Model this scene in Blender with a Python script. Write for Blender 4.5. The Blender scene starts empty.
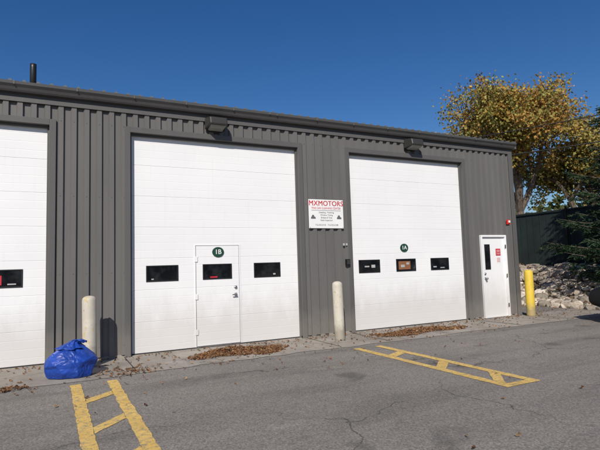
import bpy, bmesh, math, random
from mathutils import Vector, Matrix, noise
random.seed(7)
S=bpy.context.scene
S.view_settings.view_transform='Standard'; S.view_settings.look='None'; S.view_settings.exposure=0
COL=S.collection

# ------------------------------------------------------------ helpers
def empty(name,loc=(0,0,0)):
    e=bpy.data.objects.new(name,None); e.location=loc; COL.objects.link(e); return e
def mesh_obj(name,verts,faces,mat=None,parent=None,smooth=False):
    me=bpy.data.meshes.new(name); me.from_pydata(verts,[],faces); me.update()
    o=bpy.data.objects.new(name,me); COL.objects.link(o)
    if mat: me.materials.append(mat)
    if parent: o.parent=parent
    if smooth:
        for p in me.polygons: p.use_smooth=True
    return o
def bevel(o,w,seg=2):
    m=o.modifiers.new('bev','BEVEL'); m.width=w; m.segments=seg; m.limit_method='ANGLE'; return o
def box(name,x0,x1,y0,y1,z0,z1,mat,parent=None,bev=0):
    v=[(x,y,z) for x in(x0,x1) for y in(y0,y1) for z in(z0,z1)]
    f=[(0,1,3,2),(4,6,7,5),(0,4,5,1),(2,3,7,6),(0,2,6,4),(1,5,7,3)]
    o=mesh_obj(name,v,f,mat,parent)
    if bev: bevel(o,bev)
    return o
def boxes(name,lst,mat,parent=None,bev=0):
    V=[];Fc=[]
    for (x0,x1,y0,y1,z0,z1) in lst:
        b=len(V)
        V+=[(x,y,z) for x in(x0,x1) for y in(y0,y1) for z in(z0,z1)]
        Fc+=[tuple(b+i for i in q) for q in [(0,1,3,2),(4,6,7,5),(0,4,5,1),(2,3,7,6),(0,2,6,4),(1,5,7,3)]]
    o=mesh_obj(name,V,Fc,mat,parent)
    if bev: bevel(o,bev)
    return o
def lathe(name,prof,mat,parent=None,seg=28,loc=(0,0,0),rot=None):
    V=[];Fc=[]
    for r,z in prof:
        for i in range(seg):
            a=2*math.pi*i/seg; V.append((r*math.cos(a),r*math.sin(a),z))
    for j in range(len(prof)-1):
        for i in range(seg):
            k=(i+1)%seg; Fc.append((j*seg+i,j*seg+k,(j+1)*seg+k,(j+1)*seg+i))
    Fc.append(tuple(range(seg))[::-1]); Fc.append(tuple((len(prof)-1)*seg+i for i in range(seg)))
    o=mesh_obj(name,V,Fc,mat,parent,True); o.location=loc
    if rot: o.rotation_euler=rot
    return o
def extrude_x(name,prof,x0,x1,mat,parent=None,closed=False):
    n=len(prof); V=[(x0,y,z) for y,z in prof]+[(x1,y,z) for y,z in prof]
    Fc=[(i,i+1,n+i+1,n+i) for i in range(n-1)]
    if closed: Fc.append((n-1,0,n,2*n-1)); Fc.append(tuple(range(n))[::-1]); Fc.append(tuple(range(n,2*n)))
    return mesh_obj(name,V,Fc,mat,parent)

# ------------------------------------------------------------ materials
def nmat(name):
    m=bpy.data.materials.new(name); m.use_nodes=True; nt=m.node_tree
    return m,nt,nt.nodes,nt.links,nt.nodes['Principled BSDF']
def ramp(N,L,src,stops):
    r=N.new('ShaderNodeValToRGB'); e=r.color_ramp.elements
    while len(e)<len(stops): e.new(.5)
    for i,(p,c) in enumerate(stops):
        e[i].position=p; e[i].color=(c,c,c,1) if not isinstance(c,tuple) else (*c,1)
    L.new(src,r.inputs[0]); return r.outputs[0]
def noi(N,L,scale,detail=4,vec=None,rough=.55,dist=0):
    n=N.new('ShaderNodeTexNoise'); n.inputs['Scale'].default_value=scale; n.inputs['Detail'].default_value=detail
    n.inputs['Roughness'].default_value=rough; n.inputs['Distortion'].default_value=dist
    if vec: L.new(vec,n.inputs['Vector'])
    return n.outputs['Fac']
def mix(N,L,fac,a,b,mode='MIX'):
    m=N.new('ShaderNodeMix'); m.data_type='RGBA'; m.blend_type=mode
    for s,v in((0,fac),(6,a),(7,b)):
        if hasattr(v,'links'): L.new(v,m.inputs[s])
        elif s==0: m.inputs[0].default_value=v
        else: m.inputs[s].default_value=(*v,1)
    return m.outputs[2]
def bump(N,L,B,h,strength=.3,dist=.01):
    b=N.new('ShaderNodeBump'); b.inputs['Strength'].default_value=strength; b.inputs['Distance'].default_value=dist
    L.new(h,b.inputs['Height']); L.new(b.outputs[0],B.inputs['Normal'])
def pos(N): return N.new('ShaderNodeNewGeometry').outputs['Position']
def mapped(N,L,vec,scale):
    m=N.new('ShaderNodeMapping'); m.inputs['Scale'].default_value=scale; L.new(vec,m.inputs['Vector']); return m.outputs[0]
def simple(name,c,rough=.5,metal=0,var=.12,sc=3,bs=0):
    m,nt,N,L,B=nmat(name); p=pos(N)
    a=tuple(x*(1-var) for x in c); b=tuple(min(1,x*(1+var)) for x in c)
    f=ramp(N,L,noi(N,L,sc,5,p),[(.3,0),(.7,1)])
    L.new(mix(N,L,f,a,b),B.inputs['Base Color']); B.inputs['Roughness'].default_value=rough; B.inputs['Metallic'].default_value=metal
    if bs: bump(N,L,B,noi(N,L,sc*25,3,p),bs,.004)
    return m

def m_asphalt():
    m,nt,N,L,B=nmat('asphalt'); p=pos(N)
    big=ramp(N,L,noi(N,L,.35,6,p,.6,.6),[(.3,0),(.7,1)])
    c=mix(N,L,big,(.168,.152,.137),(.245,.223,.200))
    med=ramp(N,L,noi(N,L,2.6,6,p,.65),[(.35,0),(.68,1)])
    c=mix(N,L,med,c,(.210,.188,.166))
    st=ramp(N,L,noi(N,L,1.0,5,mapped(N,L,p,(.25,1.6,1)),.6),[(.48,0),(.68,.85)])
    c=mix(N,L,st,c,(.146,.132,.118))
    lt=ramp(N,L,noi(N,L,.8,6,mapped(N,L,p,(.5,1.1,1)),.7,.8),[(.55,0),(.72,.6)])
    c=mix(N,L,lt,c,(.28,.252,.218))
    v=N.new('ShaderNodeTexVoronoi'); v.inputs['Scale'].default_value=75; L.new(p,v.inputs['Vector'])
    ag=ramp(N,L,v.outputs['Color'],[(.1,.55),(.9,1.45)])
    c=mix(N,L,.75,c,ag,'MULTIPLY')
    g2=ramp(N,L,noi(N,L,38,3,p,.7),[(.3,.78),(.75,1.22)])
    c=mix(N,L,.8,c,g2,'MULTIPLY')
    sn=ramp(N,L,noi(N,L,1.1,3,p,.5,.3),[(.64,0),(.72,.6)])
    c=mix(N,L,sn,c,(.078,.07,.062))
    w=N.new('ShaderNodeTexVoronoi'); w.feature='DISTANCE_TO_EDGE'; w.inputs['Scale'].default_value=.33
    nn=N.new('ShaderNodeTexNoise'); nn.inputs['Scale'].default_value=2.2; nn.inputs['Detail'].default_value=5; L.new(p,nn.inputs['Vector'])
    ad=N.new('ShaderNodeVectorMath'); ad.operation='MULTIPLY_ADD'
    L.new(nn.outputs['Color'],ad.inputs[0]); ad.inputs[1].default_value=(.7,.7,.7); L.new(p,ad.inputs[2]); L.new(ad.outputs[0],w.inputs['Vector'])
    cr=ramp(N,L,w.outputs['Distance'],[(.0,1),(.0045,0)])
    gate=ramp(N,L,noi(N,L,.5,2,p),[(.46,0),(.56,.9)])
    mm=N.new('ShaderNodeMath'); mm.operation='MULTIPLY'; L.new(cr,mm.inputs[0]); L.new(gate,mm.inputs[1])
    c=mix(N,L,mm.outputs[0],c,(.045,.04,.036))
    L.new(c,B.inputs['Base Color']); B.inputs['Roughness'].default_value=.92; B.inputs['Specular IOR Level'].default_value=.25
    bump(N,L,B,noi(N,L,90,3,p,.7),.55,.006); return m
def m_concrete():
    m,nt,N,L,B=nmat('apron_concrete'); p=pos(N)
    f=ramp(N,L,noi(N,L,1.3,7,p,.65,.4),[(.32,0),(.68,1)])
    c=mix(N,L,f,(.21,.183,.155),(.35,.316,.273))
    g=ramp(N,L,noi(N,L,45,4,p,.7),[(.3,.75),(.75,1.2)]); c=mix(N,L,.8,c,g,'MULTIPLY')
    s=ramp(N,L,noi(N,L,1.0,5,mapped(N,L,p,(3,.6,1)),.6),[(.55,0),(.7,.75)]); c=mix(N,L,s,c,(.16,.14,.118))
    w=N.new('ShaderNodeTexVoronoi'); w.feature='DISTANCE_TO_EDGE'; w.inputs['Scale'].default_value=.8
    nn=N.new('ShaderNodeTexNoise'); nn.inputs['Scale'].default_value=3; nn.inputs['Detail'].default_value=5; L.new(p,nn.inputs['Vector'])
    ad=N.new('ShaderNodeVectorMath'); ad.operation='MULTIPLY_ADD'
    L.new(nn.outputs['Color'],ad.inputs[0]); ad.inputs[1].default_value=(.4,.4,.4); L.new(p,ad.inputs[2]); L.new(ad.outputs[0],w.inputs['Vector'])
    cr=ramp(N,L,w.outputs['Distance'],[(0,.8),(.008,0)]); c=mix(N,L,cr,c,(.07,.062,.055))
    L.new(c,B.inputs['Base Color']); B.inputs['Roughness'].default_value=.9
    bump(N,L,B,noi(N,L,60,4,p,.7),.4,.006); return m
def m_paint_yellow():
    m,nt,N,L,B=nmat('worn_yellow_paint'); p=pos(N)
    f=ramp(N,L,noi(N,L,3,5,p),[(.3,0),(.7,1)])
    c=mix(N,L,f,(.62,.39,.08),(.74,.50,.14))
    w=ramp(N,L,noi(N,L,16,8,p,.8,.4),[(.48,0),(.62,.92)]); c=mix(N,L,w,c,(.20,.175,.14))
    w=ramp(N,L,noi(N,L,110,3,p,.75),[(.54,0),(.66,.75)]); c=mix(N,L,w,c,(.17,.155,.13))
    L.new(c,B.inputs['Base Color']); B.inputs['Roughness'].default_value=.85
    bump(N,L,B,noi(N,L,90,3,p,.7),.4,.005); return m
def m_siding(name,c0,var=.1):
    m,nt,N,L,B=nmat(name); p=pos(N)
    f=ramp(N,L,noi(N,L,.9,5,mapped(N,L,p,(2,2,.4)),.6),[(.3,0),(.7,1)])
    c=mix(N,L,f,tuple(x*(1-var) for x in c0),tuple(x*(1+var) for x in c0))
    sx=N.new('ShaderNodeSeparateXYZ'); L.new(p,sx.inputs[0])
    ad=N.new('ShaderNodeMath'); ad.operation='MULTIPLY_ADD'; L.new(noi(N,L,5,5,p),ad.inputs[0]); ad.inputs[1].default_value=-.5; L.new(sx.outputs[2],ad.inputs[2])
    d=ramp(N,L,ad.outputs[0],[(-.0,.5),(.35,0)]); c=mix(N,L,d,c,(.21,.19,.165))
    st=ramp(N,L,noi(N,L,4,4,mapped(N,L,p,(6,6,.25)),.6),[(.58,0),(.8,.2)]); c=mix(N,L,st,c,(.19,.185,.175))
    L.new(c,B.inputs['Base Color']); B.inputs['Roughness'].default_value=.5; B.inputs['Specular IOR Level'].default_value=.35
    bump(N,L,B,noi(N,L,3,3,p),.05,.02); return m
def m_door():
    m,nt,N,L,B=nmat('white_door_paint'); p=pos(N)
    f=ramp(N,L,noi(N,L,.8,5,p),[(.3,0),(.7,1)])
    c=mix(N,L,f,(.74,.74,.745),(.79,.785,.785))
    sx=N.new('ShaderNodeSeparateXYZ'); L.new(p,sx.inputs[0])
    ad=N.new('ShaderNodeMath'); ad.operation='MULTIPLY_ADD'; L.new(noi(N,L,3,6,mapped(N,L,p,(1.5,1,.6)),.65),ad.inputs[0]); ad.inputs[1].default_value=-.9; L.new(sx.outputs[2],ad.inputs[2])
    d=ramp(N,L,ad.outputs[0],[(0,.40),(.6,0)]); c=mix(N,L,d,c,(.42,.38,.33))
    st=ramp(N,L,noi(N,L,5,4,mapped(N,L,p,(5,5,.18)),.6),[(.56,0),(.85,.22)]); c=mix(N,L,st,c,(.55,.53,.5))
    L.new(c,B.inputs['Base Color']); B.inputs['Roughness'].default_value=.45
    bump(N,L,B,noi(N,L,1.6,3,p),.06,.03); return m
def m_leaf(name,attr='Col',rough=.7,transl=.25):
    m,nt,N,L,B=nmat(name)
    a=N.new('ShaderNodeVertexColor'); a.layer_name=attr
    L.new(a.outputs[0],B.inputs['Base Color']); B.inputs['Roughness'].default_value=rough; B.inputs['Specular IOR Level'].default_value=.25
    t=N.new('ShaderNodeBsdfTranslucent'); L.new(a.outputs[0],t.inputs[0])
    ms=N.new('ShaderNodeMixShader'); ms.inputs[0].default_value=transl
    L.new(B.outputs[0],ms.inputs[1]); L.new(t.outputs[0],ms.inputs[2]); L.new(ms.outputs[0],N['Material Output'].inputs[0]); return m
def m_glass():
    m,nt,N,L,B=nmat('dark_window_glass'); p=pos(N)
    f=ramp(N,L,noi(N,L,6,4,p),[(.45,0),(.75,1)])
    L.new(mix(N,L,f,(.006,.007,.009),(.022,.024,.027)),B.inputs['Base Color']); B.inputs['Roughness'].default_value=.08; return m
def m_bollard(name,base,chip,chipth=.58):
    m,nt,N,L,B=nmat(name); p=pos(N)
    f=ramp(N,L,noi(N,L,5,6,p,.7,.5),[(.3,0),(.7,1)])
    c=mix(N,L,f,base,tuple(x*.82 for x in base))
    w=ramp(N,L,noi(N,L,9,6,mapped(N,L,p,(1,1,.5)),.7,.4),[(chipth,0),(chipth+.05,.85)]); c=mix(N,L,w,c,chip)
    w=ramp(N,L,noi(N,L,22,6,p,.7),[(.62,0),(.67,.8)]); c=mix(N,L,w,c,(.14,.07,.035))
    sx=N.new('ShaderNodeSeparateXYZ'); L.new(p,sx.inputs[0])
    ad=N.new('ShaderNodeMath'); ad.operation='MULTIPLY_ADD'; L.new(noi(N,L,9,5,p),ad.inputs[0]); ad.inputs[1].default_value=-.4; L.new(sx.outputs[2],ad.inputs[2])
    d=ramp(N,L,ad.outputs[0],[(-.05,.7),(.15,0)]); c=mix(N,L,d,c,(.2,.17,.13))
    L.new(c,B.inputs['Base Color']); B.inputs['Roughness'].default_value=.6; bump(N,L,B,noi(N,L,25,5,p),.25,.008); return m

ASPH=m_asphalt(); CONC=m_concrete(); YEL=m_paint_yellow()
SID=m_siding('grey_ribbed_siding',(.124,.119,.115)); TRIM=m_siding('grey_trim',(.098,.095,.092),.06)
ROOFM=m_siding('roof_metal',(.12,.12,.12)); GUT=m_siding('gutter_metal',(.076,.075,.075),.06)
WD=m_door(); GL=m_glass()
BLACK=simple('black_plastic',(.012,.012,.013),.4); DARK=simple('dark_bronze',(.036,.034,.031),.45)
STEEL=simple('brushed_steel',(.5,.5,.5),.3,1); RUB=simple('rubber_seal',(.02,.02,.02),.8)
WHITE=simple('white_sign_face',(.76,.76,.75),.4,var=.03); RED=simple('red_print',(.50,.02,.04),.5); GREY=simple('grey_print',(.12,.12,.13),.5)
DIM=simple('dim_paper',(.38,.38,.37),.6)
GREEN=simple('green_oval',(.010,.05,.03),.45)
ORG=simple('orange_poster',(.24,.10,.045),.6)
EARTH=simple('earth',(.12,.09,.055),.95,var=.35,sc=2,bs=.4); GRASS=simple('grass_ground',(.075,.085,.03),.95,var=.4,sc=.8,bs=.5)
BARK=simple('bark',(.11,.085,.065),.9,var=.35,sc=6,bs=.4)

# ------------------------------------------------------------ ground
def sheet(name,x0,x1,y0,y1,z,mat):
    return mesh_obj(name,[(x0,y0,z),(x1,y0,z),(x1,y1,z),(x0,y1,z)],[(0,1,2,3)],mat)
sheet('ground',-700,700,-700,700,-.012,GRASS)
sheet('parking_lot',-40,14.0,-45,30,-.004,ASPH)
V=[];Fc=[];n=160
for i in range(n+1):
    x=-12+25.3*i/n
    e=-1.42-.12*noise.noise((x*.7,3,0))-.07*noise.noise((x*3,9,0))-.03*noise.noise((x*9,2,0))-.035*max(0,-(x-4))
    V+=[(x,.02,.004),(x,e,.002)]
for i in range(n): Fc.append((2*i,2*i+1,2*i+3,2*i+2))
mesh_obj('concrete_apron',V,Fc,CONC)
joint=simple('joint_tar',(.03,.028,.026),.9)
boxes('apron_joints',[(x-.007,x+.007,-1.36,-.02,.004,.0075) for x in(-2.0,1.15,4.66,5.75,9.35,11.2)],joint)

def stripe_set(name,xL,xR,y0,y1,rungs,cap,w=.115):
    V=[];Fc=[]
    def quad(a,b,c,d,nn=24):
        for i in range(nn):
            t0=i/nn;t1=(i+1)/nn; bi=len(V)
            for t in(t0,t1):
                p=Vector(a).lerp(Vector(b),t); q=Vector(d).lerp(Vector(c),t); dd=(q-p).normalized()
                j1=.014*noise.noise((p.x*9,p.y*9,1)); j2=.014*noise.noise((q.x*9,q.y*9,5))
                V.append((*(p+dd*j1),.001)); V.append((*(q+dd*j2),.001))
            Fc.append((bi,bi+1,bi+3,bi+2))
    quad((xL,y0),(xL,y1),(xL+w,y1),(xL+w,y0),90); quad((xR-w,y0),(xR-w,y1),(xR,y1),(xR,y0),90)
    for (ya,yb) in rungs: quad((xL+w,ya),(xR-w,yb),(xR-w,yb+w*1.5),(xL+w,ya+w*1.5))
    if cap: quad((xL+w,y1),(xR-w,y1),(xR-w,y1+w),(xL+w,y1+w))
    return mesh_obj(name,V,Fc,YEL)
stripe_set('parking_hatch_marking',.25,.83,-1.74,-6.0,[(-2.84,-2.56),(-4.0,-3.66),(-5.1,-4.75)],False,.13)
stripe_set('parking_hatch_marking',4.72,5.31,-1.66,-4.90,[(-2.68,-2.50),(-3.78,-3.48),(-4.78,-4.40)],True,.13)

# ------------------------------------------------------------ building
B0=empty('commercial_garage_building')
HT=4.42; XL=-12.8; XR=11.0; DH=3.93
doors=[(-8.0,-4.63),(-3.38,-.03),(1.25,4.58),(5.84,9.20)]
openings=[(a,b,DH) for a,b in doors]+[(9.69,10.6,2.10)]
def rib(name,x0,x1,z0,z1,ybase=0,axis='x',flip=1):
    P=.20; k0=math.floor(x0/P)-1; D_=-.042
    prof=[(0,0),(.085,0),(.105,D_),(.18,D_)]
    x=k0*P; raw=[]
    while x<x1+P:
        for a,b in prof: raw.append((x+a,b))
        x+=P
    def yat(xx):
        for (a,b),(c,d) in zip(raw,raw[1:]):
            if a<=xx<=c: return b+(d-b)*(xx-a)/(c-a)
        return 0
    pts=[(x0,yat(x0))]+[q for q in raw if x0<q[0]<x1]+[(x1,yat(x1))]
    V=[];Fc=[]
    for a,b in pts:
        if axis=='x': V+=[(a,ybase+b,z0),(a,ybase+b,z1)]
        else: V+=[(ybase-b*flip,a,z0),(ybase-b*flip,a,z1)]
    for i in range(len(pts)-1): Fc.append((2*i,2*i+2,2*i+3,2*i+1))
    return mesh_obj(name,V,Fc,SID,B0)
xs=[XL]+[v for a,b,_ in sorted(openings) for v in(a,b)]+[XR]
for i in range(0,len(xs),2): rib('wall_siding',xs[i],xs[i+1],.05,HT)
for a,b,h in openings: rib('wall_siding_over_door',a,b,h,HT)
for i in range(0,len(xs),2):
    box('base_trim',xs[i],xs[i+1],-.012,.03,0,.05,CONC,B0)
sc_=[]
for i in range(0,len(xs),2):
    k=math.ceil((xs[i]-.14)/.2)
    while k*.2+.14<xs[i+1]-.02:
        x=k*.2+.14
        for z in(.22,1.45,2.75,4.02): sc_.append((x-.006,x+.006,-.047,-.0415,z-.006,z+.006))
        k+=1
boxes('siding_screws',sc_,TRIM,B0)
rib('side_wall',0.0,16,0,HT+.1,XR-.03,'y',1)
rib('side_wall_far',0.0,16,0,HT+.1,XL+.03,'y',-1)
box('rear_wall',XL,XR,16,16.1,0,HT+.6,SID,B0)
box('interior_liner',XL+.1,XR-.1,.35,.4,0,HT,BLACK,B0)
for a,b,h in openings[:-1]:
    w=.10
    boxes('door_casing',[(a-w,a,-.056,.13,0,h+w),(b,b+w,-.056,.13,0,h+w),(a,b,-.056,.13,h,h+w)],TRIM,B0,.004)
    boxes('door_stop',[(a,a+.03,.03,.06,0,h),(b-.03,b,.03,.06,0,h),(a+.03,b-.03,.03,.06,h-.04,h)],TRIM,B0)
    box('door_reveal_threshold',a,b,0.0,.13,0.0,.012,CONC,B0)
boxes('corner_trim',[(XR-.12,XR+.012,-.058,-.044,0,HT),(XR+.012,XR+.03,-.058,.12,0,HT)],TRIM,B0,.003)
gp=[(.0,4.34),(-.055,4.34),(-.055,4.40),(-.13,4.405),(-.15,4.43),(-.17,4.47),(-.205,4.51),(-.21,4.555),(-.195,4.56),(-.19,4.53),(-.05,4.53),(.0,4.53)]
extrude_x('eave_gutter',gp,XL-.05,XR+.06,GUT,B0,True)
box('eave_flashing',XL,XR,-.06,-.044,4.27,4.34,TRIM,B0)
boxes('gutter_straps',[(x-.012,x+.012,-.214,-.19,4.50,4.563) for x in [XL+.3+i*.92 for i in range(26)]],TRIM,B0)
boxes('gutter_joints',[(x-.02,x+.02,-.213,-.206,4.51,4.556) for x in(-6.2,-.9,3.9,8.8)],TRIM,B0)
sl=.042
V=[(XL-.06,-.15,4.55),(XR+.08,-.15,4.55),(XR+.08,16.2,4.55+sl*16.35),(XL-.06,16.2,4.55+sl*16.35)]
V+=[(x,y,z+.018) for x,y,z in V]
mesh_obj('roof_deck',V,[(3,2,1,0),(4,5,6,7),(0,1,5,4),(1,2,6,5),(2,3,7,6),(3,0,4,7)],ROOFM,B0)
V=[];Fc=[]
x=XL
while x<XR+.06:
    b=len(V); w=.03
    for yy in(-.17,16.2):
        z=4.566+sl*(yy+.15)
        V+=[(x-w,yy,z),(x-w*.55,yy,z+.030),(x+w*.55,yy,z+.030),(x+w,yy,z)]
    Fc+=[(b,b+1,b+5,b+4),(b+1,b+2,b+6,b+5),(b+2,b+3,b+7,b+6),(b+3,b+2,b+1,b)]
    x+=.2
mesh_obj('roof_ribs',V,Fc,ROOFM,B0)
mesh_obj('rake_trim',[(XR+.04,-.16,4.40),(XR+.10,-.16,4.40),(XR+.10,16.2,4.40+sl*16.3),(XR+.04,16.2,4.40+sl*16.3),
  (XR+.04,-.16,4.60),(XR+.10,-.16,4.60),(XR+.10,16.2,4.60+sl*16.3),(XR+.04,16.2,4.60+sl*16.3)],
  [(3,2,1,0),(4,5,6,7),(0,1,5,4),(1,2,6,5),(2,3,7,6),(3,0,4,7)],TRIM,B0)
lathe('roof_vent_pipe',[(.055,0),(.055,.72),(.055,.78),(.04,.785)],BLACK,B0,20,(-.31,1.0,4.55))
lathe('vent_flashing',[(.16,0),(.12,.03),(.075,.10)],ROOFM,B0,20,(-.31,1.0,4.60))

def sectional(a,b,walk=None):
    P0=empty('sectional_door'); P0.parent=B0
    n=7; sh=DH/n; y=.075
    def prof(z0,z1):
        g=.006; out=[]
        for k in range(n):
            s0=k*sh; s1=(k+1)*sh
            out+=[(y+g,s0+.001),(y,s0+.006)]
            m=4
            for j in range(1,m):
                zc=s0+sh*j/m
                out+=[(y,zc-.008),(y+.0011,zc-.003),(y+.0011,zc+.003),(y,zc+.008)]
            out+=[(y,s1-.006),(y+g,s1-.001)]
        res=[p for p in out if z0<=p[1]<=z1]
        if not res or res[0][1]>z0+1e-6: res=[(y,z0)]+res
        if res[-1][1]<z1-1e-6: res.append((y,z1))
        return res
    if walk:
        w0,w1,wh=walk
        extrude_x('panels',prof(.03,DH-.005),a+.005,w0-.012,WD,P0)
        extrude_x('panels',prof(.03,DH-.005),w1+.012,b-.005,WD,P0)
        extrude_x('panels',prof(wh+.012,DH-.005),w0-.012,w1+.012,WD,P0)
        extrude_x('walk_door_leaf',prof(.05,wh),w0+.004,w1-.004,WD,P0)
        boxes('walk_door_frame',[(w0-.028,w0-.004,y-.007,y+.02,.03,wh+.028),(w1+.004,w1+.028,y-.007,y+.02,.03,wh+.028),(w0-.004,w1+.004,y-.007,y+.02,wh+.006,wh+.028)],WD,P0,.003)
        box('gap_backing',w0-.05,w1+.05,y+.03,y+.035,.03,wh+.05,BLACK,P0)
        box('walk_door_sill',w0,w1,y-.03,y+.02,.02,.05,STEEL,P0,.003)
        lathe('deadbolt',[(.03,0),(.03,.02),(.022,.03)],STEEL,P0,20,(w1-.08,y,1.10),(math.pi/2,0,0))
        lathe('lever_rose',[(.033,0),(.033,.012),(.02,.02),(.014,.055)],STEEL,P0,20,(w1-.08,y,.96),(math.pi/2,0,0))
        box('lever',w1-.17,w1-.07,y-.068,y-.052,.95,.97,STEEL,P0,.005)
        boxes('hinges',[(w0-.03,w0+.03,y-.016,y-.008,z-.05,z+.05) for z in(.3,.95,1.65)],WD,P0,.003)
    else:
        extrude_x('panels',prof(.03,DH-.005),a+.005,b-.005,WD,P0)
    box('bottom_seal',a+.005,b-.005,y-.005,y+.03,.008,.032,RUB,P0)
    cx=(a+b)/2
    for k,dx in enumerate((-1.03,0.0,1.03)):
        c=cx+dx-(.07 if walk else .14 if a>5 else 0)
        x0,x1=c-.265,c+.265; z0,z1=1.285,1.535
        boxes('window_frame',[(x0-.022,x1+.022,y-.012,y+.01,z1,z1+.02),(x0-.022,x1+.022,y-.012,y+.01,z0-.02,z0),(x0-.022,x0,y-.012,y+.01,z0,z1),(x1,x1+.022,y-.012,y+.01,z0,z1)],BLACK,P0,.004)
        box('window_pane',x0,x1,y-.004,y+.004,z0,z1,GL,P0)
    return P0
for i,(a,b) in enumerate(doors):
    sectional(a,b,(2.43,3.28,1.90) if i==2 else None)

MD=empty('entry_door'); MD.parent=B0
a,b,h=9.69,10.6,2.10
boxes('frame',[(a,a+.05,-.065,.06,0,h),(b-.05,b,-.065,.06,0,h),(a+.05,b-.05,-.065,.06,h-.05,h)],WD,MD,.004)
box('leaf',a+.053,b-.053,-.012,.03,.02,h-.053,WD,MD,.003)
box('backing',a,b,.07,.075,0,h,BLACK,MD)
boxes('window_frame',[(9.84,10.03,-.022,-.012,1.84,1.865),(9.84,10.03,-.022,-.012,1.225,1.25),(9.84,9.865,-.022,-.012,1.25,1.84),(10.005,10.03,-.022,-.012,1.25,1.84)],BLACK,MD,.002)
box('window_pane',9.865,10.005,-.016,-.010,1.25,1.84,GL,MD)
box('notice_red',10.24,10.41,-.016,-.0125,1.57,1.75,RED,MD)
box('notice_white',10.25,10.40,-.016,-.0125,1.39,1.53,WHITE,MD)
boxes('notice_lines',[(10.265,10.385,-.018,-.0165,z,z+.010) for z in(1.41,1.44,1.47,1.50)],RED,MD)
boxes('notice_lines_white',[(10.265,10.385,-.018,-.0165,z,z+.012) for z in(1.61,1.66,1.70)],WHITE,MD)
lathe('knob_rose',[(.035,0),(.035,.01),(.014,.02),(.014,.05),(.03,.06),(.03,.08),(.015,.09)],STEEL,MD,20,(9.81,-.012,1.0),(math.pi/2,0,0))
lathe('deadbolt',[(.03,0),(.03,.02),(.02,.03)],STEEL,MD,20,(9.81,-.012,1.12),(math.pi/2,0,0))
box('threshold',a,b,-.10,.03,0.0,.02,STEEL,MD,.004)
boxes('hinges',[(b-.075,b-.035,-.074,-.066,z-.05,z+.05) for z in(.3,1.05,1.8)],STEEL,MD,.003)

LENS=simple('lens_glass',(.22,.22,.20),.2)
def wallpack(x,z):
    P0=empty('wall_light'); P0.location=(x,0,z)
    v=[(-.2,-.044,-.11),(.2,-.044,-.11),(.2,-.044,.12),(-.2,-.044,.12),(-.17,-.34,-.055),(.17,-.34,-.055),(.17,-.31,.085),(-.17,-.31,.085)]
    o=mesh_obj('housing',v,[(0,1,2,3),(7,6,5,4),(0,4,5,1),(1,5,6,2),(2,6,7,3),(3,7,4,0)],DARK,P0); bevel(o,.022,3)
    o=mesh_obj('lens',[(-.15,-.07,-.108),(.15,-.07,-.108),(.15,-.31,-.067),(-.15,-.31,-.067),(-.13,-.10,-.135),(.13,-.10,-.135),(.13,-.27,-.10),(-.13,-.27,-.10)],
      [(0,1,5,4),(1,2,6,5),(2,3,7,6),(3,0,4,7),(4,5,6,7),(3,2,1,0)],LENS,P0); bevel(o,.006)
    box('back_plate',-.15,.15,-.044,-.02,-.15,.15,DARK,P0,.004)
    return P0
wallpack(2.80,4.22); wallpack(7.58,4.24)

def text(name,s,size,x,y,z,mat,parent,off=0,align='CENTER',sx=1):
    c=bpy.data.curves.new(name,'FONT'); c.body=s; c.size=size; c.align_x=align; c.align_y='CENTER'; c.offset=off; c.extrude=.0008
    o=bpy.data.objects.new(name,c); COL.objects.link(o); o.location=(x,y,z); o.rotation_euler=(math.pi/2,0,0); o.scale=(sx,1,1)
    c.materials.append(mat); o.parent=parent; return o
SG=empty('company_sign'); yS=-.062
box('panel',4.79,5.63,yS,-.043,2.24,2.85,WHITE,SG,.004)
for dx,dy in((-.0025,.0),(.0025,-.0006)):     # doubled strokes = bold lettering
    t=text('title','MXMOTORS',.150,5.21+dx,yS-.002+dy,2.765,RED,SG,0,sx=.97); t.data.space_character=1.06
text('line1','FINE CAR CLEANING CENTER',.060,5.21,yS-.002,2.665,RED,SG,0,sx=.88)
box('rule',4.85,5.57,yS-.003,yS-.0015,2.615,2.621,GREY,SG)
for i,s in enumerate(['Detailing - Polishing','Window Tinting','Brakes & Tires','State Inspection']):
    text('body',s,.046,5.21,yS-.002,2.575-i*.055,GREY,SG)
text('phone','716-555-0142   716-555-0188',.046,5.21,yS-.002,2.31,GREY,SG,0)
for cx in(4.89,5.52):
    mesh_obj('pictogram',[(cx-.055,yS-.003,2.44),(cx+.055,yS-.003,2.44),(cx+.055,yS-.003,2.475),(cx+.03,yS-.003,2.48),(cx+.012,yS-.003,2.52),(cx-.025,yS-.003,2.52),(cx-.04,yS-.003,2.48),(cx-.055,yS-.003,2.475)],[tuple(range(8))],GREY,SG)
boxes('screws',[(x-.006,x+.006,yS-.005,yS-.001,z-.006,z+.006) for x in(4.81,5.61) for z in(2.26,2.83)],STEEL,SG)

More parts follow.
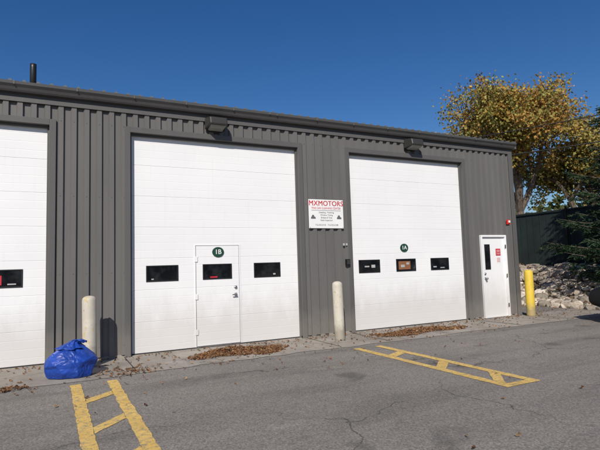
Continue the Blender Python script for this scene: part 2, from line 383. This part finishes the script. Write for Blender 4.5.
def oval(x,z,s):
    P0=empty('bay_number_plate'); V=[(x+.115*math.cos(t*math.pi/16),.068,z+.095*math.sin(t*math.pi/16)) for t in range(32)]
    V2=[(a,.058,c) for a,b,c in V]
    Fc=[tuple(range(32,64))]+[(i,(i+1)%32,32+(i+1)%32,32+i) for i in range(32)]
    mesh_obj('plate',V+V2,Fc,GREEN,P0)
    text('number',s,.125,x,.0565,z,WHITE,P0,.001); return P0
oval(2.86,1.78,'1B'); oval(7.34,1.81,'1A')
box('window_poster',7.16,7.50,.064,.070,1.31,1.50,ORG)
PO=empty('window_decals')
boxes('arrows',[(6.22,6.34,.066,.0705,1.39,1.42),(6.40,6.50,.066,.0705,1.375,1.44),(7.22,7.33,.060,.0635,1.36,1.42),(7.38,7.46,.060,.0635,1.42,1.47),(8.2,8.3,.066,.0705,1.33,1.36),(8.42,8.55,.066,.0705,1.31,1.33),(1.62,1.66,.066,.0705,1.30,1.32)],DIM,PO)
boxes('red_decal',[(-.90,-.68,.066,.0705,1.31,1.46),(2.70,2.84,.066,.0705,1.295,1.32)],RED,PO)
boxes('white_decal',[(-.86,-.72,.060,.0655,1.36,1.43),(-.60,-.48,.066,.0705,1.31,1.33),(4.0,4.05,.066,.0705,1.31,1.34)],DIM,PO)

kb=empty('key_lock_box'); box('body',5.64,5.73,-.12,-.042,1.45,1.58,BLACK,kb,.01); box('lid',5.65,5.72,-.13,-.121,1.47,1.56,DARK,kb,.004)
kb=empty('door_bell_boxes'); box('box_a',5.60,5.64,-.065,-.043,1.87,1.92,DIM,kb,.004); box('box_b',5.67,5.71,-.065,-.043,1.87,1.92,DIM,kb,.004)
al=empty('alarm_strobe'); box('base',10.66,10.78,-.085,-.043,2.38,2.50,simple('alarm_red',(.55,.02,.015),.4),al,.01)
box('lens',10.69,10.75,-.11,-.086,2.42,2.48,WHITE,al,.008)

# ------------------------------------------------------------ bollards
CREAM=m_bollard('cream_bollard_paint',(.52,.48,.40),(.48,.36,.15),.56)
CREAM2=m_bollard('cream_bollard_paint_b',(.56,.52,.43),(.45,.36,.22),.60)
YB=m_bollard('yellow_bollard_paint',(.68,.48,.05),(.55,.5,.35),.60)
def bollard(x,y,h,mat,r=.108):
    P0=empty('bollard',(x,y,0))
    lathe('post',[(r+.004,-.01),(r,.03),(r,h-.07),(r*.93,h-.035),(r*.72,h-.012),(r*.35,h),(.01,h+.003)],mat,P0,32)
    return P0
bl=bollard(.57,-.53,1.10,CREAM,.105); bl.rotation_euler=(0,math.radians(-.8),0)
bl=bollard(5.07,-.66,1.14,CREAM2,.10); bl.rotation_euler=(0,math.radians(-1.2),0)
bollard(11.02,-.33,1.18,YB,.108)

# ------------------------------------------------------------ blue tarp bag: taut facets between folds
m,nt,N,L,Bs=nmat('blue_tarp'); p=pos(N)
f=ramp(N,L,noi(N,L,5,4,p),[(.3,0),(.7,1)]); L.new(mix(N,L,f,(.009,.042,.25),(.014,.062,.37)),Bs.inputs['Base Color'])
Bs.inputs['Roughness'].default_value=.42; Bs.inputs['Specular IOR Level'].default_value=.4
w=N.new('ShaderNodeTexVoronoi'); w.feature='DISTANCE_TO_EDGE'; w.inputs['Scale'].default_value=9
nn=N.new('ShaderNodeTexNoise'); nn.inputs['Scale'].default_value=5; L.new(p,nn.inputs['Vector'])
ad=N.new('ShaderNodeVectorMath'); ad.operation='MULTIPLY_ADD'; L.new(nn.outputs['Color'],ad.inputs[0]); ad.inputs[1].default_value=(.3,.3,.3); L.new(p,ad.inputs[2]); L.new(ad.outputs[0],w.inputs['Vector'])
bump(N,L,Bs,w.outputs['Distance'],.45,.05)
TARP=m
random.seed(31)
pl=[]
for i in range(95):
    z=random.uniform(-.5,1); a=random.uniform(0,6.28); s=math.sqrt(1-z*z); pl.append((Vector((s*math.cos(a),s*math.sin(a),z)),random.uniform(.88,1.02)))
bm=bmesh.new(); bmesh.ops.create_icosphere(bm,subdivisions=6,radius=1)
for v in bm.verts:
    c=v.co.normalized()
    cj=(c+Vector((noise.noise(c*2),noise.noise(c*2+Vector((7,0,0))),noise.noise(c*2+Vector((0,7,0)))))*.16).normalized()
    vals=sorted(h/(n_.dot(cj)) for n_,h in pl if n_.dot(cj)>.15)
    r=min(1.12,vals[0]) if vals else 1.1
    ang=math.atan2(c.y,c.x); t=(c.z+1)/2
    up=max(0,c.z)
    fold=1+.07*up*math.sin(ang*8+2*noise.noise((c.x,c.y,c.z*2)))+.14*noise.noise(c*1.1+Vector((4,1,2)))
    taper=1-.42*up**1.3
    x=c.x*r*.38*fold*taper; y=c.y*r*.30*fold*taper; zz=.23+c.z*r*.27*(1+.1*noise.noise(c*1.2+Vector((0,7,3))))
    if c.z<-.3: k=1+.28*(-c.z-.3); x*=k; y*=k
    x+=-.03*up
    v.co=Vector((x,y,max(.003+.004*noise.noise(c*8),zz)))
me=bpy.data.meshes.new('blue_tarp_bag'); bm.to_mesh(me); bm.free(); me.materials.append(TARP)
for q in me.polygons: q.use_smooth=True
bag=bpy.data.objects.new('blue_tarp_bag',me); COL.objects.link(bag); bag.location=(.29,-1.14,.004); bag.scale=(.88,.88,.94)
V=[];Fc=[];sg=36
for j,(r,z,dx) in enumerate([(.20,.42,-.02),(.12,.475,.0),(.075,.505,.02),(.07,.53,.05),(.085,.535,.09),(.08,.515,.14),(.05,.49,.17)]):
    for i in range(sg):
        a=i*2*math.pi/sg; rr=r*(1+.16*math.sin(a*7+j*.2)+.05*math.sin(a*13))
        V.append((dx+rr*math.cos(a),rr*.8*math.sin(a),z+.008*math.sin(a*5+j)))
for j in range(6):
    for i in range(sg): k=(i+1)%sg; Fc.append((j*sg+i,j*sg+k,(j+1)*sg+k,(j+1)*sg+i))
mesh_obj('gathered_neck',V,Fc,TARP,bag,True)
random.seed(17)

# ------------------------------------------------------------ leaves on the ground
def colored(name,V,Fc,cols,mat,parent=None):
    o=mesh_obj(name,V,Fc,mat,parent); me=o.data
    ca=me.color_attributes.new('Col','FLOAT_COLOR','CORNER'); data=[]
    for poly,c in zip(me.polygons,cols): data+= [c[0],c[1],c[2],1]*poly.loop_total
    ca.data.foreach_set('color',data); return o
DRY=m_leaf('dry_leaves',transl=.1); LF=m_leaf('tree_leaves',transl=.35); NDL=m_leaf('spruce_needles',transl=.12)
dry_cols=[(.20,.095,.045),(.26,.13,.06),(.14,.07,.04),(.32,.19,.09),(.18,.12,.07),(.23,.10,.045)]
def leaf_mesh(name,pts,size,parent=None):
    V=[];Fc=[];C=[]
    for (x,y,z,tilt) in pts:
        s=size*random.uniform(.6,1.35); a=random.uniform(0,6.28)
        M=Matrix.Rotation(random.gauss(0,tilt),3,'X')@Matrix.Rotation(random.gauss(0,tilt),3,'Y')
        M=M@Matrix.Rotation(a,3,'Z'); b=len(V); cu=random.uniform(.1,.35)*s
        for q in((-s,0,cu),(-.2*s,.55*s,0),(.2*s,.5*s,.02),(s,0,cu),(.25*s,-.5*s,0),(-.25*s,-.55*s,.0)):
            w=M@Vector(q); V.append((x+w.x,y+w.y,max(.003,z+w.z)))
        Fc.append(tuple(range(b,b+6))); c=random.choice(dry_cols); k=random.uniform(.6,1.25); C.append(tuple(u*k for u in c))
    return colored(name,V,Fc,C,DRY,parent)
def pile(cx,cy,rx,ry,h,n):
    pts=[]
    for _ in range(n):
        r=math.sqrt(random.random())*random.choice((1,1,.9,1.2)); a=random.uniform(0,6.28)
        u=r*math.cos(a); v=r*math.sin(a)
        x=cx+rx*u; y=cy+ry*v+.10*math.sin(u*4+cx)
        dens=noise.noise((x*3,y*5,cx))
        if dens<-.22 and random.random()<.8: continue
        hh=h*max(0,1-r*r)*(.6+dens); pts.append((x,y,.01+random.random()*max(.008,hh),.5))
    leaf_mesh('leaf_pile',pts,.028)
pile(2.98,-.76,.80,.33,.08,3600)
pile(6.95,-.72,1.10,.28,.07,3800)
pile(-.75,-1.65,.55,.12,.02,300)
pts=[]
for _ in range(1100):
    m_=random.random()
    if m_<.55: x=random.uniform(-3,11.5); y=-random.expovariate(3.0)-.02
    elif m_<.8: x=random.gauss(4.5,3.5); y=random.uniform(-3,-.5)
    else: x=random.uniform(-3,12); y=random.uniform(-8,-1)
    if y<-1.6 and random.random()<.75: continue
    pts.append((x,y,.012,.25))
for _ in range(120): pts.append((random.gauss(1.0,.25),random.gauss(-1.25,.2),.012,.25))
for _ in range(260): pts.append((random.uniform(11,13.6),random.gauss(.6,1.2),.012,.25))
leaf_mesh('fallen_leaves',pts,.026)

# ------------------------------------------------------------ embankment, riprap, fence
def bank_h(x,y):
    t=min(1,max(0,(x-13.5)/2.6)); return (t*t*(3-2*t))*1.1
V=[];Fc=[]
xs_=[13.4+ i*.08 for i in range(38)]+[17,22,60,300]; ys_=[-30+i*1.0 for i in range(70)]+[60,120,300]
for y in ys_:
    for x in xs_: V.append((x,y,bank_h(x,y)-.02+.05*noise.noise((x,y,0))*(1 if x>13.6 else 0)))
w=len(xs_)
for j in range(len(ys_)-1):
    for i in range(w-1): a=j*w+i; Fc.append((a,a+1,a+w+1,a+w))
mesh_obj('embankment_terrain',V,Fc,EARTH,None,True)
ico=bmesh.new(); bmesh.ops.create_icosphere(ico,subdivisions=2,radius=1); iv=[v.co.copy() for v in ico.verts]; ifc=[tuple(v.index for v in f.verts) for f in ico.faces]; ico.free()
V=[];Fc=[];C=[]
rc=[(.50,.43,.35),(.60,.53,.44),(.38,.32,.26),(.55,.46,.37),(.30,.26,.21),(.64,.58,.50)]
for k in range(1900):
    x=13.5+2.7*random.random(); y=random.uniform(-6,8); s=random.uniform(.06,.14) if random.random()<.78 else random.uniform(.14,.24)
    z=bank_h(x,y)+s*.2; b=len(V); o=Vector((random.random()*50,k,0)); sc=Vector((random.uniform(.7,1.3),random.uniform(.7,1.3),random.uniform(.45,.85)))
    R3=Matrix.Rotation(random.uniform(0,6.28),3,'Z')@Matrix.Rotation(random.gauss(0,.4),3,'X')
    for c in iv:
        d=c*(1+.35*noise.noise(c*1.3+o)); d=Vector((max(-.8,min(.8,d.x)),max(-.75,min(.8,d.y)),max(-.8,min(.7,d.z))))
        q=R3@Vector((d.x*sc.x,d.y*sc.y,d.z*sc.z))*s; V.append((x+q.x,y+q.y,z+q.z))
    Fc+=[tuple(b+i for i in f) for f in ifc]; c=random.choice(rc); kk=random.uniform(.75,1.1); C+=[tuple(u*kk for u in c)]*len(ifc)
m,nt,N,L,Bs=nmat('riprap_stone'); a=N.new('ShaderNodeVertexColor'); a.layer_name='Col'
p=pos(N); g=ramp(N,L,noi(N,L,14,6,p,.7),[(.3,.65),(.7,1.15)]); L.new(mix(N,L,1,a.outputs[0],g,'MULTIPLY'),Bs.inputs['Base Color']); Bs.inputs['Roughness'].default_value=.9
bump(N,L,Bs,noi(N,L,30,5,p),.5,.02)
colored('riprap_rocks',V,Fc,C,m)
pts=[]
for _ in range(2900):
    x=13.4+3.0*random.random()**.8; y=random.uniform(-6,9)
    if noise.noise((x*1.2,y*1.2,3))<-.05: continue
    pts.append((x,y,bank_h(x,y)+random.uniform(.05,.18),.5))
leaf_mesh('leaves_on_rocks',pts,.042)
FE=empty('slatted_chain_link_fence')
FM=simple('fence_slat_green',(.014,.025,.024),.7,var=.35,sc=1.5); FP=simple('fence_post_metal',(.05,.055,.055),.5,.4)
sl_=[];y=-9
while y<22:
    t=random.uniform(-.004,.004); sl_.append((16.50+t,16.508+t,y,y+.083,1.08,3.20+random.uniform(-.02,.02))); y+=.0845
boxes('privacy_slats',sl_,FM,FE)
box('backing_screen',16.53,16.535,-9,22,1.05,3.16,FM,FE)
for i in range(12):
    lathe('fence_post',[(.035,0),(.035,2.28),(.045,2.28),(.045,2.32),(.01,2.36)],FP,FE,12,(16.42,-9+i*2.8,1.0))
for z in(3.19,1.16):
    lathe('rail',[(.022,0),(.022,31)],FP,FE,10,(16.44,-9,z),(-math.pi/2,0,0))
boxes('mesh_wires',[(16.478,16.482,-9+i*.28,-9+i*.28+.004,1.1,3.18) for i in range(110)],FP,FE)

# ------------------------------------------------------------ trees
def limb(V,Fc,p0,p1,r0,r1,sg=7):
    d=(p1-p0).normalized(); a=d.orthogonal().normalized(); b_=d.cross(a); b=len(V)
    for p,r in((p0,r0),(p1,r1)):
        for i in range(sg):
            t=2*math.pi*i/sg; V.append(tuple(p+(a*math.cos(t)+b_*math.sin(t))*r))
    for i in range(sg): k=(i+1)%sg; Fc.append((b+i,b+k,b+sg+k,b+sg+i))
def decid(name,base,H,rad,cols,nleaf,lsize,seed,trunk_r=.22,low=.3,spread=.24,bare=.18):
    random.seed(seed); P0=empty(name,base); V=[];Fc=[]; tips=[]
    def grow(p,d,l,r,dep):
        n=3; q=p
        for i in range(n):
            d=(d+Vector((random.gauss(0,.12),random.gauss(0,.12),random.gauss(.05,.08)))).normalized()
            q2=q+d*l/n; limb(V,Fc,q,q2,r*(1-.25*i/n),r*(1-.25*(i+1)/n),7 if dep<2 else 4); q=q2
            if dep>=2: tips.append((q.copy(),dep))
        if dep>=5: tips.append((q,dep)); return
        for _ in range(4 if dep<2 else 3 if dep<3 else 2+random.randint(0,1)):
            nd=(d+Vector((random.gauss(0,.6),random.gauss(0,.6),random.gauss(.05,.35)))).normalized()
            grow(q,nd,l*random.uniform(.62,.88),r*.60,dep+1)
    grow(Vector((0,0,-.2)),Vector((0,0,1)),H*low,trunk_r,0)
    zz=sorted(t[0].z for t in tips); rr=sorted(math.hypot(t[0].x,t[0].y) for t in tips)
    sz=H/zz[-1]; sx=rad/rr[int(len(rr)*.96)]
    V=[(x*sx if z>0 else x,y*sx if z>0 else y,z*sz) for x,y,z in V]
    mesh_obj('trunk_and_limbs',V,Fc,BARK,P0)
    LV=[];LFc=[];C=[]
    T=[Vector((t.x*sx,t.y*sx,t.z*sz)) for t,d in tips]; clump={}
    def g1(sp):
        while True:
            v=random.gauss(0,sp)
            if abs(v)<1.6*sp: return v
    for _ in range(nleaf):
        i=random.randrange(len(T)); c=T[i]
        if i not in clump:
            clump[i]=(random.choice(cols),random.uniform(.65,1.25),random.random(),random.uniform(.5,1.4)*spread)
        if clump[i][2]<bare: continue
        sp=clump[i][3]; g=c+Vector((g1(sp),g1(sp),g1(sp*.8)))
        s=lsize*random.uniform(.6,1.3); n=Vector((random.gauss(0,1),random.gauss(0,1),random.gauss(.3,1))).normalized(); a=n.orthogonal().normalized(); b_=n.cross(a); b=len(LV)
        LV+=[tuple(g+a*s),tuple(g+b_*s*.6),tuple(g-a*s),tuple(g-b_*s*.6)]; LFc.append((b,b+1,b+2,b+3))
        cc,k,_q,_s=clump[i]; k*=random.uniform(.75,1.25); C.append(tuple(u*k for u in cc))
    colored('crown_leaves',LV,LFc,C,LF,P0); return P0
YG=[(.46,.34,.09),(.38,.33,.09),(.50,.32,.08),(.31,.30,.08),(.46,.26,.07),(.28,.28,.075),(.40,.21,.06)]
decid('autumn_tree',(27.2,12.4,.9),11.6,4.9,YG,42000,.10,11,.20,.17,.48,.07)
decid('autumn_tree',(32.0,11.0,.9),9.8,4.8,[(.38,.32,.09),(.27,.27,.08),(.42,.29,.08)],26000,.11,5,.2,.17,.48,.06)
G2=[(.06,.09,.03),(.08,.11,.035),(.10,.12,.035),(.16,.15,.045)]
decid('green_tree',(36,5.5,.9),6.6,4.2,G2,12000,.12,21,.2,.17,.4,.08)
decid('green_tree',(32,22,.9),7.0,4.0,G2,9000,.12,23,.2,.17,.4,.08)

def spruce(name,base,H,R0,seed):
    random.seed(seed); P0=empty(name,base); V=[];Fc=[]; LV=[];LFc=[];C=[]
    limb(V,Fc,Vector((0,0,-.2)),Vector((0,0,H*.5)),.17,.10,10); limb(V,Fc,Vector((0,0,H*.5)),Vector((0,0,H)),.10,.01,8)
    z=.3
    while z<H-.1:
        t=z/H; R=R0*(1-t)**.7
        for k in range(8):
            a=random.uniform(0,6.28); Lb=R*random.uniform(.7,1.15)+.08; rise=.30-.45*(1-t)
            p=Vector((0,0,z+random.uniform(-.1,.1))); seg=6; pts=[p]
            for i in range(seg):
                s=(i+1)/seg; pts.append(Vector((math.cos(a)*Lb*s,math.sin(a)*Lb*s,p.z+rise*Lb*s*.6+.16*Lb*s*s)))
            for i in range(seg): limb(V,Fc,pts[i],pts[i+1],.022*(1-i/seg)+.004,.022*(1-(i+1)/seg)+.003,4)
            shade=random.uniform(.7,1.3)
            for j in range(int(6+Lb*10)):
                s=random.uniform(.15,1); f=s*seg; i=min(seg-1,int(f)); q=pts[i].lerp(pts[i+1],f-i)
                side=random.choice((-1,1)); aa=a+side*random.uniform(.4,1.0); tl=(.24+.25*Lb*(1-s))*random.uniform(.7,1.1)
                e=q+Vector((math.cos(aa),math.sin(aa),random.uniform(-.5,.05)))*tl
                m_=max(3,int(tl/.05))
                for u in range(m_):
                    w=q.lerp(e,(u+.5)/m_); d=(e-q).normalized()
                    for h in range(3):
                        nd=(d*1.0+Vector((random.gauss(0,.6),random.gauss(0,.6),random.gauss(0,.5)))).normalized(); ln=random.uniform(.06,.10); sd=nd.orthogonal().normalized(); sd=(Matrix.Rotation(random.uniform(0,6.28),3,nd)@sd)*.016
                        b=len(LV); LV+=[tuple(w-sd),tuple(w+nd*ln),tuple(w+sd)]; LFc.append((b,b+1,b+2))
                        k2=shade*random.uniform(.7,1.3); C.append((.028*k2,.055*k2,.026*k2))
        z+=random.uniform(.16,.24)
    mesh_obj('trunk_and_branches',V,Fc,BARK,P0); colored('needles',LV,LFc,C,NDL,P0); return P0
spruce('spruce_tree',(15.1,-.95,.7),6.0,2.4,3)

H=empty('white_house')
HW=simple('white_house_siding',(.55,.55,.54),.6); HR=simple('grey_shingles',(.46,.46,.47),.8)
x0,x1,y0,y1=22.5,27,12.6,17.5
boxes('walls',[(x0,x1,y0,y1,.9,4.1)],HW,H)
mesh_obj('roof',[(x0-.3,y0-.3,4.0),(x1+.3,y0-.3,4.0),(x1+.3,y1+.3,4.0),(x0-.3,y1+.3,4.0),(x0-.3,(y0+y1)/2,5.1),(x1+.3,(y0+y1)/2,5.1)],[(0,1,5,4),(2,3,4,5),(0,4,3),(1,2,5)],HR,H)
boxes('windows',[(x0-.03,x0-.005,y0+.8,y0+1.7,2.2,3.4),(x0-.03,x0-.005,y0+3.0,y0+3.9,2.2,3.4)],GL,H)

random.seed(99); V=[];Fc=[];C=[]
def mass(cx,cy,r,h,zb):
    for _ in range(500):
        a=random.uniform(0,6.28); u=random.uniform(-1,1); k=(random.random())**.33
        p=Vector((cx+r*k*math.cos(a)*math.sqrt(1-u*u),cy+r*k*math.sin(a)*math.sqrt(1-u*u),zb+h*.5+h*.5*u*k))
        s=.42*random.uniform(.5,1.3); n=Vector((random.gauss(0,1),random.gauss(0,1),random.gauss(0,1))).normalized(); q=n.orthogonal().normalized(); w=n.cross(q); b=len(V)
        V.extend([tuple(p+q*s),tuple(p+w*s*.7),tuple(p-q*s),tuple(p-w*s*.7)]); Fc.append((b,b+1,b+2,b+3))
        c=random.choice(G2); f=random.uniform(.6,1.1); C.append(tuple(x*f for x in c))
for i in range(50):
    mass(48+random.uniform(-4,4),-40+90*i/50,random.uniform(2.5,4),random.uniform(4.5,7.5),.6)
for i in range(40):
    mass(-60+120*i/40,-62+random.uniform(-4,4),random.uniform(3,4.5),random.uniform(5,9),-.5)
colored('distant_treeline',V,Fc,C,LF)

WM=simple('wire_black',(.012,.012,.012),.7); PW=simple('pole_wood',(.10,.075,.055),.9,var=.3,sc=8,bs=.3)
def pole(x,y,h):
    P0=empty('utility_pole',(x,y,0)); lathe('pole_shaft',[(.16,0),(.15,3),(.11,h)],PW,P0,14)
    box('crossarm',-.9,.9,-.06,.06,h-.7,h-.58,PW,P0,.01)
    for dx in(-.8,0,.8): lathe('insulator',[(.03,0),(.05,.05),(.03,.1)],WHITE,P0,10,(dx,0,h-.58))
pole(15.9,13.5,8.3); pole(26.4,-6.0,9.3)
def wire(name,a,b,sag,r):
    c=bpy.data.curves.new(name,'CURVE'); c.dimensions='3D'; c.bevel_depth=r; s=c.splines.new('POLY'); n=24; s.points.add(n)
    for i in range(n+1):
        t=i/n; p=Vector(a).lerp(Vector(b),t); s.points[i].co=(p.x,p.y,p.z-4*sag*t*(1-t),1)
    c.materials.append(WM); o=bpy.data.objects.new(name,c); COL.objects.link(o)
wire('power_line',(15.9,13.5,7.6),(26.4,-6.0,8.2),.30,.024)
wire('power_line',(15.9,13.5,6.55),(26.4,-6.0,6.9),.30,.028)

def car(x,y,rot):
    P0=empty('parked_car',(x,y,0)); P0.rotation_euler=(0,0,rot)
    paint=simple('black_car_paint',(.008,.008,.009),.6,var=.1); paint.node_tree.nodes['Principled BSDF'].inputs['Specular IOR Level'].default_value=.2
    sec=[(-2.25,.72,.42,.78),(-2.15,.84,.30,.92),(-1.6,.89,.24,.98),(-.9,.90,.22,1.0),(0,.90,.22,1.0),(.9,.90,.22,.98),(1.6,.88,.24,.90),(2.1,.80,.30,.78),(2.25,.66,.40,.66)]
    V=[];Fc=[];k=10
    for (xx,w,zb,zt) in sec:
        ring=[(-w*.9,zb),(-w,zb+.12),(-w*1.01,(zb+zt)/2),(-w*.96,zt-.08),(-w*.82,zt),(w*.82,zt),(w*.96,zt-.08),(w*1.01,(zb+zt)/2),(w,zb+.12),(w*.9,zb)]
        V+=[(xx,yy,zz) for yy,zz in ring]
    for j in range(len(sec)-1):
        for i in range(k): q=(i+1)%k; Fc.append((j*k+i,(j+1)*k+i,(j+1)*k+q,j*k+q))
    Fc.append(tuple(range(k))); Fc.append(tuple((len(sec)-1)*k+i for i in range(k))[::-1])
    o=mesh_obj('body',V,Fc,paint,P0,True); ss=o.modifiers.new('s','SUBSURF'); ss.levels=2; ss.render_levels=2
    cab=[(-2.0,.66,.95,.98),(-1.35,.64,.95,1.42),(-.4,.64,.95,1.48),(.35,.64,.95,1.44),(1.15,.68,.92,.95)]
    V=[];Fc=[]
    for xx,w,zb,zt in cab:
        w2=w if zt>1.2 else w*1.1
        V+=[(xx,-w*1.22,zb),(xx,-w2,zt-.04),(xx,-w2*.85,zt),(xx,w2*.85,zt),(xx,w2,zt-.04),(xx,w*1.22,zb)]
    for j in range(len(cab)-1):
        for i in range(5): Fc.append((j*6+i,(j+1)*6+i,(j+1)*6+i+1,j*6+i+1))
    o=mesh_obj('cabin_glass',V,Fc,GL,P0,True); ss=o.modifiers.new('s','SUBSURF'); ss.levels=2; ss.render_levels=2
    mesh_obj('roof_panel',[(-1.3,-.56,1.44),(-.4,-.58,1.505),(.3,-.56,1.465),(.3,.56,1.465),(-.4,.58,1.505),(-1.3,.56,1.44)],[(0,1,4,5),(1,2,3,4)],paint,P0)
    for xx in(-1.4,1.4):
        for s in(-1,1):
            lathe('tyre',[(.20,-.11),(.32,-.11),(.34,-.08),(.34,.08),(.32,.11),(.20,.11)],RUB,P0,32,(xx,s*.80,.34),(math.pi/2,0,0))
            lathe('rim',[(.05,-.02),(.2,-.02),(.21,.0)],STEEL,P0,20,(xx,s*.92,.34),(s*math.pi/2,0,0))
    boxes('tail_lamps',[(-2.27,-2.14,.5,.78,.66,.80),(-2.27,-2.14,-.78,-.5,.66,.80)],RED,P0,.02)
    boxes('head_lamps',[(2.05,2.2,.48,.72,.56,.66),(2.05,2.2,-.72,-.48,.56,.66)],GL,P0,.02)
    return P0
car(11.72,-4.05,math.radians(90))

# ------------------------------------------------------------ light, sky, camera
sd=Vector((-.40,-.60,.53)).normalized()
sun=bpy.data.lights.new('sun','SUN'); sun.energy=4.65; sun.angle=math.radians(.5); sun.color=(1,.94,.85)
so=bpy.data.objects.new('sun',sun); COL.objects.link(so); so.rotation_euler=sd.to_track_quat('Z','Y').to_euler()
W=bpy.data.worlds.new('World'); S.world=W; W.use_nodes=True; nt=W.node_tree
sk=nt.nodes.new('ShaderNodeTexSky'); sk.sky_type='NISHITA'; sk.sun_disc=False
sk.sun_elevation=math.asin(sd.z); sk.sun_rotation=math.atan2(sd.x,sd.y); sk.air_density=1.0; sk.dust_density=.8; sk.ozone_density=4.0; sk.altitude=100
hs=nt.nodes.new('ShaderNodeHueSaturation'); hs.inputs['Hue'].default_value=.508; hs.inputs['Saturation'].default_value=1.28; hs.inputs['Value'].default_value=.95
bg=nt.nodes['Background']; nt.links.new(sk.outputs[0],hs.inputs['Color']); nt.links.new(hs.outputs[0],bg.inputs[0]); bg.inputs[1].default_value=.09

cd=bpy.data.cameras.new('camera'); cam=bpy.data.objects.new('camera',cd); COL.objects.link(cam)
Rv=Vector((.89099,-.45296,-.03108)); U=Vector((-.00971,-.08744,.99612)); F=Vector((.45392,.88723,.0823))
M=Matrix((Rv,U,-F)).transposed().to_4x4(); M.translation=Vector((0,-9,1.475)); cam.matrix_world=M
cd.sensor_width=36; cd.lens=36*489.888/600; cd.clip_end=3000; cd.clip_start=.05
S.camera=cam
